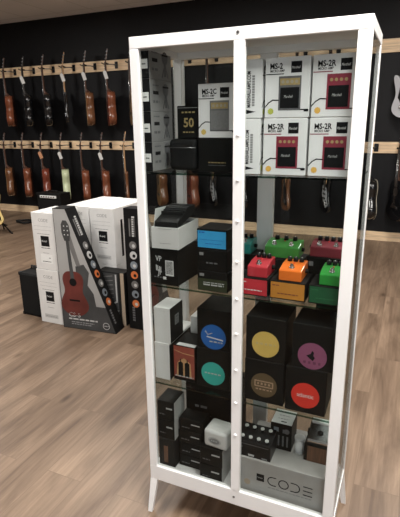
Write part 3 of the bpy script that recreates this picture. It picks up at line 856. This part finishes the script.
# ---- second shelf, behind the first door
t = thing('barcode_box', 'black box with white print and barcode under the white tray', 'box', (.068, .036, S2), R(-2))
w, d, h = .108, .18, .132
carton_body(w, d, h, BLK, t); b = MB(); F = front_of(w, d, h)
b.rect(F, .060, .035, .092, .090, WINK)
for k in range(11): b.rect(F, .063, .042 + k * .0042, .089, .0438 + k * .0042, INK, 2)
for k in range(4): hbars(b, F, .022 + k * .006, .027 + k * .006, .050 - k * .002, .020, LINK, 1, 1, k)
b.text(F, 'VP', .022, .085, .026, LINK, 1, .8, bold=.0006); b.text(F, 'Jr', .030, .036, .026, LINK, 1, .9, bold=.0006)
hbars(b, F, .014, .05, .024, .004, DINK, 4, 1, 6); b.rect(F, .050, .020, .062, .030, WINK)
b.build('front_print', t)
t = thing('pedal_tray', 'open white carton tray with a black pedal in it', 'tray', (.079, .030, S2 + .1325), R(3))
w, d, h = .100, .185, .074
b = MB(); b.box(-w / 2, 0, 0, w / 2, d, .004, WCARD)
b.box(-w / 2, 0, .004, w / 2, .004, h, WCARD).box(-w / 2, d - .004, .004, w / 2, d, h, WCARD).box(-w / 2, .004, .004, -w / 2 + .004, d - .004, h, WCARD).box(w / 2 - .004, .004, .004, w / 2, d - .004, h, WCARD)
b.build('tray_body', t)
b = MB(); F = front_of(w, d, h); b.rect(F, .025, h - .006, .075, h - .005, GINK); hbars(b, F, .03, .07, .018, .0015, GINK, 4, 1, 2); b.build('front_print', t)
b = MB(); b.prism([(0, 0), (.12, 0), (.10, .055), (.01, .05)], face((-w / 2 + .001, .14, h), (0, -1, 0), (-.02, 0, 1)), 0, .0015, WCARD); b.build('side_flap', t)
t = thing('foot_pedal', 'black rocker foot pedal lying in the white tray', 'pedal', (.079, .040, S2 + .1325 + .0045), R(3))
MB().box(-.043, 0, 0, .043, .165, .060, PLASTIC, .004).build('pedal_base', t)
b = MB(); Fp = face((.046, .0, .064), (0, 1, 0), (0, 0, 1))
b.prism([(.0, 0), (.160, .030), (.164, .058), (.10, .060), (.06, .040), (.0, .022)], Fp, -.088, -.004, RUBBER); b.build('rocker_plate', t)
for k in range(5):
    MB().box(-.040, .05 + k * .018, .064 + .045 + k * .003 - .006, .040, .056 + k * .018, .064 + .050 + k * .003, RUBBER, .001).build('tread_bar', t)

def plain_front_box(name, label, cx, y, z, w, d, h, body, prints, group=None, rz=0, cat='box'):
    t = thing(name, label, cat, (cx, y, z), rz, group)
    carton_body(w, d, h, body, t)
    b = MB(); F = front_of(w, d, h); prints(b, F, w, h); b.build('front_print', t)
    return t
def p_olive(b, F, w, h):
    b.rect(F, .002, .002, w - .002, h * .62, OLIVE); b.rect(F, .008, h * .74, .024, h * .88, GINK)
    hbars(b, F, .022, w - .012, h * .42, .0025, LINK, 5, 2, 1); hbars(b, F, .022, w - .014, h * .30, .0045, LINK, 3, 2, 2)
def p_black(b, F, w, h):
    b.rect(F, .008, h * .72, .022, h * .86, GINK); hbars(b, F, .032, w - .034, h * .36, .005, DINK, 3, 1, 1)
def p_blue(b, F, w, h):
    b.rect(F, .003, .006, w - .004, h - .006, SKY); b.rect(F, .01, h * .47, w - .012, h * .485, DBLUE, 2); hbars(b, F, .008, .03, h * .80, .004, DBLUE, 2, 2, 1); hbars(b, F, .03, w - .02, h * .28, .002, DBLUE, 5, 2, 2)
plain_front_box('pedal_box', 'black box with olive band at the bottom of the three-box stack', .250, .034, S2, .108, .11, .0690, BLK, p_olive, 'pedal boxes stacked under the blue one')
plain_front_box('pedal_box', 'black box with grey mark in the middle of the three-box stack', .249, .035, S2 + .0695, .106, .11, .0740, BLK, p_black, 'pedal boxes stacked under the blue one')
plain_front_box('pedal_box', 'blue-fronted box on top of the three-box stack', .248, .036, S2 + .1440, .106, .11, .0680, BLK, p_blue, 'pedal boxes stacked under the blue one')

# ---- second shelf, behind the second door: boxes with effect pedals on them
def color_front(col, text):
    def p(b, F, w, h):
        b.rect(F, .003, .004, w - .003, h - .004, col)
        hbars(b, F, w * .22, w * .80, h * .30, .003, text, 5, 2, 3); hbars(b, F, .008, w * .28, h * .74, .003, text, 2, 2, 5)
    return p
DRK = mat('dark_red_ink', (0.20, 0.05, 0.03), .5, noise=.1); DGR = mat('dark_green_ink', (0.03, 0.16, 0.06), .5, noise=.1)
plain_front_box('pedal_box', 'red-fronted box at the front of the second shelf', .386, .048, S2, .100, .115, .0605, BLK, color_front(CRED, WINK), 'coloured pedal boxes')
plain_front_box('pedal_box', 'orange-fronted box at the front of the second shelf', .4985, .050, S2, .113, .115, .0605, BLK, color_front(CORA, DRK), 'coloured pedal boxes')
plain_front_box('pedal_box', 'green-fronted box at the front of the second shelf', .6175, .052, S2, .106, .115, .0605, BLK, color_front(CGRN, DGR), 'coloured pedal boxes')
plain_front_box('pedal_box', 'plain black box behind the red-fronted box', .31, .195, S2, .085, .085, .094, BLK, p_black, 'plain boxes at the back of the second shelf')
plain_front_box('pedal_box', 'plain black box under the bright green pedal', .440, .190, S2, .150, .088, .094, BLK2, p_black, 'plain boxes at the back of the second shelf')
plain_front_box('pedal_box', 'plain black box under the wine-red pedal', .590, .190, S2, .125, .088, .110, BLK, p_black, 'plain boxes at the back of the second shelf')
def effect_pedal(label, cx, y, z, w, d, h, m, knobs=3, wide=False, rz=0):
    t = thing('effect_pedal', label, 'effects pedal', (cx, y, z), rz, 'effects pedals on the second shelf')
    b = MB(); Fs = face((w / 2, 0, 0), (0, 1, 0), (0, 0, 1))
    b.prism([(0, .0), (d, .0), (d, h), (d * .50, h * .97), (.004, h * .78), (0, h * .74)], Fs, -w, 0, m)
    bo = b.build('housing', t)
    bv = bo.modifiers.new('soft_edges', 'BEVEL'); bv.width = .0025; bv.segments = 2; bv.limit_method = 'ANGLE'
    b = MB()
    sw = 1 if not wide else 2
    for k in range(sw):
        u = 0 if sw == 1 else (-w * .25 + k * w * .5)
        s = MB(); s.cyl((u, d * .22, h * .80), (0, -.2, 1), .0085, .006, CHROME, 14).cyl((u, d * .22, h * .86), (0, -.2, 1), .0055, .012, CHROME, 14); s.build('footswitch', t)
    kn = knobs
    for k in range(kn):
        u = (k - (kn - 1) / 2) * w * .8 / max(kn, 1)
        s = MB(); s.cyl((u, d * .78, h * .98), (0, 0, 1), .0085, .014, PLASTIC, 14, .007).rect(face((u - .001, d * .78, h * .98 + .014), (1, 0, 0), (0, 1, 0)), 0, 0, .002, .007, WINK, 1); s.build('control_knob', t)
    MB().ball((0, d * .55, h * .985), .003, DRED, (1, 1, .8), 10).build('indicator_light', t)
    for s in (-1, 1):
        j = MB(); j.cyl((s * w / 2, d * .62, h * .45), (s, 0, 0), .007, .009, RUBBER, 12); j.build('jack_socket', t)
    return t
ZF = S2 + .061
effect_pedal('red effects pedal on the red-fronted box', .396, .058, ZF, .066, .100, .047, PRED)
effect_pedal('orange effects pedal on the orange-fronted box', .503, .058, ZF, .072, .100, .045, PORA)
effect_pedal('dark green effects pedal on the green-fronted box', .627, .060, ZF, .068, .100, .045, PGRN)
effect_pedal('teal effects pedal behind the red pedal', .300, .197, S2 + .0945, .056, .08, .046, PTEAL, 2)
effect_pedal('bright green effects pedal with black knobs in the back row', .440, .193, S2 + .0945, .118, .083, .050, PLGRN, 3, True)
effect_pedal('wine-red effects pedal in the back row', .590, .193, S2 + .1105, .108, .083, .044, PWINE, 4, True)

# ---- third shelf
def p_none(b, F, w, h): b.rect(F, w * .3, h * .9, w * .7, h * .905, LGCARD)
def side_square(t, w, d, h, m, sq):
    s = MB(); RF = right_of(w, d, h); s.rect(RF, .001, .001, d - .001, h - .001, m)
    if sq:
        s.rect(RF, d * .36, h * .44, d * .66, h * .72, GINK, 2); s.rect(RF, d * .39, h * .47, d * .63, h * .69, DINK, 3); s.rect(RF, d * .42, h * .52, d * .60, h * .545, GINK, 4); s.rect(RF, d * .42, h * .60, d * .60, h * .625, GINK, 4)
    s.build('side_print_or_slot', t)
w, d, h = .062, .215, .150
t = plain_front_box('two_tone_box', 'long white box with black side beneath the smaller white box', .039, .050, S3, w, d, h, WCARD, p_none, 'white boxes with black sides'); side_square(t, w, d, h - .006, BLK, False)
w, d, h = .066, .105, .138
t = plain_front_box('two_tone_box', 'white box with black side and grey square, on the long white box', .043, .052, S3 + .1505, w, d, h, WCARD, p_none, 'white boxes with black sides'); side_square(t, w, d, h, BLK, True)
def p_towers(b, F, w, h):
    b.rect(F, .002, .014, w - .002, h - .002, REDART)
    b.stroke(F, [(.006, h * .86), (w * .45, h * .80), (w * .95, h * .78)], .003, GLOW, 2)
    b.prism([(w * .14, h * .13), (w * .84, h * .13), (w * .80, h * .52), (w * .66, h * .60), (w * .50, h * .66), (w * .34, h * .60), (w * .20, h * .52)], F, 0, LAY * 2, GLOW)
    for u in (.23, .53):
        b.prism([(w * u, h * .12), (w * (u + .22), h * .12), (w * (u + .22), h * .52), (w * (u + .14), h * .55), (w * (u + .13), h * .63), (w * (u + .10), h * .63), (w * (u + .09), h * .55), (w * u, h * .52)], F, 0, LAY * 3, INK)
    hbars(b, F, w * .08, w * .92, h * .115, .004, LINK, 5, 4, 1)
t = plain_front_box('picture_box', 'small red picture box with two dark tower shapes', .121, .068, S3, .088, .12, .142, BLK, p_towers)
b = MB(); T = top_of(.088, .12, .142); b.rect(T, .012, .004, .086, .026, WINK); b.build('top_label', t)
plain_front_box('slim_box', 'slim white-topped box standing behind the red picture box', .112, .20, S3, .05, .07, .205, WCARD, p_none)

def disc_box(label, x0, x1, y, z, h, col, dr, dv, art):
    w = x1 - x0
    def p(b, F, w, h):
        u = w * .5
        b.disc(F, u, h * dv, dr, col, 1, 36); art(b, F, u, h * dv, dr)
    t = plain_front_box('round_label_box', label, (x0 + x1) / 2, y, z, w, .14, h, BLK, p, 'black boxes with round labels on the third shelf')
    return t
def a_script(b, F, u, v, r):
    b.stroke(F, [(u - r * .62, v + r * .45), (u - r * .45, v + r * .15), (u - r * .1, v + r * .30)], r * .06, LINK, 2)
    b.stroke(F, [(u - r * .5, v - r * .02), (u + r * .1, v - r * .08), (u + r * .75, v - r * .16)], r * .09, WINK, 2)
    hbars(b, F, u - r * .3, u + r * .75, v - r * .42, r * .1, LINK, 4, 2, 2); b.disc(F, u - r * .62, v + r * .35, r * .05, LINK, 2, 8)
def dashes(m, k):
    def f(b, F, u, v, r): hbars(b, F, u - r * .7, u + r * .7, v - r * .05, r * k, m, 5, 2, 3)
    return f
def word(s, m, k=.42, sx=.9):
    def f(b, F, u, v, r): b.text(F, s, u, v - r * .14, r * k, m, 2, sx, 'CENTER')
    return f
CRM = mat('pale_yellow_ink', (0.66, 0.50, 0.22), .5, noise=.05)
TANI = mat('tan_ink', (0.46, 0.31, 0.21), .5, noise=.05)
DKP = mat('dark_plum_ink', (0.17, 0.04, 0.09), .5, noise=.05)
def a_brown(b, F, u, v, r):
    b.stroke(F, [(u - r * .68, v + r * .32), (u + r * .68, v + r * .32), (u + r * .68, v - r * .12), (u - r * .68, v - r * .12), (u - r * .68, v + r * .32)], r * .09, TANI, 2)
    hbars(b, F, u - r * .5, u + r * .5, v + r * .02, r * .17, TANI, 5, 2, 3); hbars(b, F, u - r * .62, u + r * .62, v - r * .42, r * .11, TANI, 4, 2, 4)
def a_plum(b, F, u, v, r):
    b.prism([(u - r * .4, v + r * .0), (u - r * .1, v + r * .18), (u - r * .02, v + r * .42), (u + r * .12, v + r * .30), (u + r * .08, v + r * .05), (u + r * .2, v - r * .1), (u + r * .05, v - r * .35), (u - r * .15, v - r * .2)], F, 0, LAY * 2, INK)
    hbars(b, F, u - r * .6, u + r * .6, v - r * .6, r * .2, DKP, 4, 2, 4)
disc_box('black box with teal round label, lower of its pair', .176, .301, .063, S3, .154, DTEAL, .0455, .38, dashes(LINK, .10))
disc_box('black box with deep blue round label, upper of its pair', .178, .302, .064, S3 + .1545, .151, DBLUE, .0475, .30 + .02, a_script)
disc_box('black box with brown round label, lower row', .364, .5005, .046, S3, .158, DBRO, .0455, .42, a_brown)
disc_box('black box with yellow round label, upper row', .366, .5015, .047, S3 + .1585, .155, DYEL, .0465, .39, dashes(CRM, .16))
disc_box('black box with bright red round label, lower row', .508, .640, .040, S3, .162, DRED, .046, .40, word('atlantic', WINK, .46))
disc_box('black box with plum round label, upper row', .523, .655, .041, S3 + .1625, .154, DPUR, .046, .31, a_plum)
def p_pale_patch(b, F, w, h): hbars(b, F, .01, w - .01, h * .82, .008, DINK, 3, 1, 1); b.rect(F, w - .03, h * .70, w - .006, h * .82, LGCARD)  # dim dashes and a pale patch near the top
plain_front_box('tall_box', 'tall black box behind the plum-label box', .612, .205, S3, .095, .08, .332, BLK, p_pale_patch)

# ---- bottom of the cabinet, first door
def p_strip(b, F, w, h): b.rect(F, w * .52, h * .60, w * .88, h * .68, LINK); hbars(b, F, w * .12, w * .45, h * .28, .004, DINK, 3, 1, 2)
def p_rect(b, F, w, h): b.rect(F, w * .32, h * .14, w * .58, h * .74, BROWNB)
def grey_side(t, w, d, h):
    s = MB(); s.rect(right_of(w, d, h), .001, .001, d - .001, h - .001, LGCARD); s.build('side_print_or_slot', t)
G = 'small black boxes stacked at the cabinet bottom'
plain_front_box('accessory_box', 'charcoal box with brown panel at the bottom of the corner stack', .050, .038, S0, .068, .10, .1255, BLK2, p_rect, G)
t = plain_front_box('accessory_box', 'black box with pale side, middle of the corner stack', .050, .040, S0 + .126, .072, .09, .083, BLK, p_strip, G); grey_side(t, .072, .09, .083)
t = plain_front_box('accessory_box', 'black box with pale side on top of the corner stack', .051, .040, S0 + .2095, .072, .09, .083, BLK, p_strip, G); grey_side(t, .072, .09, .083)
for k, lab in enumerate(['bottom black box of the middle stack of four', 'second lowest black box of the middle stack of four', 'second highest black box of the middle stack of four', 'top black box of the middle stack of four']):
    plain_front_box('accessory_box', lab, .140 + .003 * (k % 2), .066, S0 + .0545 * k, .100, .07, .0540, BLK, p_strip, G)
t = plain_front_box('accessory_box', 'lower black box with pale side under the white logo box', .242, .026, S0, .090, .10, .0745, BLK, p_strip, G); grey_side(t, .090, .10, .0745)
t = plain_front_box('accessory_box', 'upper black box with pale side under the white logo box', .244, .026, S0 + .075, .090, .10, .0745, BLK, p_strip, G); grey_side(t, .090, .10, .0745)
t = thing('logo_box', 'small white rounded box with grey oval logo on the black boxes', 'box', (.258, .030, S0 + .150), R(-4))
w, d, h = .094, .085, .072
MB().box(-w / 2, 0, 0, w / 2, d, h, WCARD, .012, 4).build('box_body', t)
b = MB(); F = front_of(w, d, h)
b.disc(F, w * .48, h * .45, .026, LGCARD, 1, 28, .016); b.disc(F, w * .48, h * .45, .020, GINK, 2, 28, .011); hbars(b, F, w * .34, w * .62, h * .42, .005, LGCARD, 4, 3, 1); b.build('front_print', t)
def p_back(b, F, w, h):
    hbars(b, F, .04, .10, .205, .010, GINK, 2, 1, 1); b.rect(F, .06, .136, .09, .162, GINK); b.rect(F, .065, .141, .085, .157, DINK, 2); hbars(b, F, .04, .11, .173, .004, DINK, 4, 1, 2)
plain_front_box('tall_box', 'large black box with grey marks behind the small black boxes', .185, .175, S0, .225, .10, .345, BLK, p_back)

# ---- bottom of the cabinet, second door
t = thing('logo_carton', 'silver-grey carton with black logo lying at the cabinet bottom', 'carton', (.508, .036, S0))
w, d, h = .310, .235, .146
MB().box(-w / 2, 0, 0, w / 2, d, h, SCARD, .003, 2).build('box_body', t)
b = MB(); F = front_of(w, d, h)
b.rect(F, .065, .062, .093, .092, INK); b.text(F, 'Marshall', .067, .074, .0085, LINK, 2, .70, shear=.3)
# the four-letter logo in open strokes
sw = .0035; v0, v1 = .058, .092
def arc(cx, cy, r, a0, a1, n=14): return [(cx + r * math.cos(R(a0 + (a1 - a0) * k / n)), cy + r * math.sin(R(a0 + (a1 - a0) * k / n))) for k in range(n + 1)]
r = .017; cy = .075
b.stroke(F, [(.136, cy + r)] + arc(.124, cy, r, 90, 270) + [(.136, cy - r)], sw, INK)
b.stroke(F, arc(.164, cy, r, 0, 360, 24), sw, INK)
b.stroke(F, [(.190, cy - r)] + arc(.204, cy, r, -90, 90) + [(.190, cy + r)], sw, INK)
for q in (-r, 0, r): b.stroke(F, [(.234, cy + q), (.264, cy + q)], sw, INK)
hbars(b, F, .108, .262, .044, .0035, GINK, 9, 1, 3)
b.disc(F, .030, .045, .012, mat('faint_tan_ink', (0.44, 0.35, 0.26), .5, noise=.05), 1, 20)
b.build('front_print', t)
ST = S0 + h + .0005
t = thing('multi_knob_pedal', 'black multi-knob pedal with two rows of silver knobs on the grey carton', 'pedal', (.402, .044, ST))
w, d, h = .124, .085, .062
b = MB(); Fs = face((w / 2, 0, 0), (0, 1, 0), (0, 0, 1)); b.prism([(0, 0), (d, 0), (d, h + .018), (.004, h), (0, h - .004)], Fs, -w, 0, PLASTIC); b.build('housing', t)
sl = Vector((0, d, .018)).normalized(); up = Vector((0, -.018, d)).normalized()
for rr in range(2):
    for k in range(4):
        p0 = Vector((-.045 + .030 * k, .014 + rr * .048, h + (.014 + rr * .048) * .21))
        s = MB(); s.cyl(p0, up, .0085, .008, PLASTIC, 14).cyl(p0 + up * .008, up, .0068, .004, SILVERP, 14); s.build('control_knob', t)
b = MB(); F = front_of(w, d, h); b.rect(F, .042, .004, .064, .012, LINK); b.rect(F, .092, .003, .112, .008, GINK); b.rect(F, .008, .050, .116, .052, DINK); b.disc(F, .016, .036, .004, GINK, 1, 12); b.build('front_print', t)
t = thing('upright_box', 'black upright box with white top behind the knobbed pedal', 'box', (.480, .125, ST))
w, d, h = .078, .09, .110
carton_body(w, d, h, BLK, t)
b = MB(); F = front_of(w, d, h); b.rect(F, .012, h * .68, .030, h * .84, ARTBLUE); b.rect(F, .045, h * .66, .060, h * .80, DINK); b.disc(F, .060, h * .74, .010, DINK, 2, 16)
for k in range(4): b.rect(F, .012 + k * .016, h * .15, .018 + k * .016, h * .55, DINK)
b.build('front_print', t)
b = MB(); T = top_of(w, d, h); b.rect(T, .001, .001, w - .001, d - .001, WINK); hbars(b, T, .02, .06, .03, .003, GINK, 4, 2, 1); hbars(b, T, .02, .06, .05, .003, GINK, 4, 2, 2); b.rect(T, .035, .012, .055, .017, INK, 2); b.build('top_label', t)
t = thing('white_tub', 'small white lidded tub between the upright box and the wood-grain box', 'tub', (.546, .125, ST))
MB().cyl((0, .017, 0), (0, 0, 1), .0165, .055, WHITE, 24, .0175).build('tub_body', t); MB().cyl((0, .017, .055), (0, 0, 1), .0185, .008, WHITE, 24).build('lid', t)
t = thing('wood_grain_box', 'brown wood-grain box holding a chrome part, beside the cabinet post', 'box', (.615, .105, ST))
w, d, h = .092, .10, .066
carton_body(w, d, h, BLK, t)
b = MB(); b.rect(front_of(w, d, h), .012, .001, w - .001, h - .003, BROWNB); b.build('front_print', t)
t = thing('chrome_device', 'chrome and white device resting on the wood-grain box', 'device', (.618, .115, ST + h + .0005))
b = MB(); Fs = face((.04, 0, 0), (0, 1, 0), (0, 0, 1)); b.prism([(0, 0), (.08, 0), (.08, .045), (.055, .050), (.004, .016), (0, .010)], Fs, -.08, 0, CHROME); bo = b.build('housing', t)
MB().box(-.036, .052, .0505, .036, .078, .058, WINK, .002).build('white_cap', t)
MB().ball((.0, .026, .034), .011, PLASTIC, (1, 1, .6), 12).build('control_knob', t)
MB().cyl((-.047, .045, .018), (1, 0, 0), .012, .008, RUBBER, 14).build('jack_socket', t)
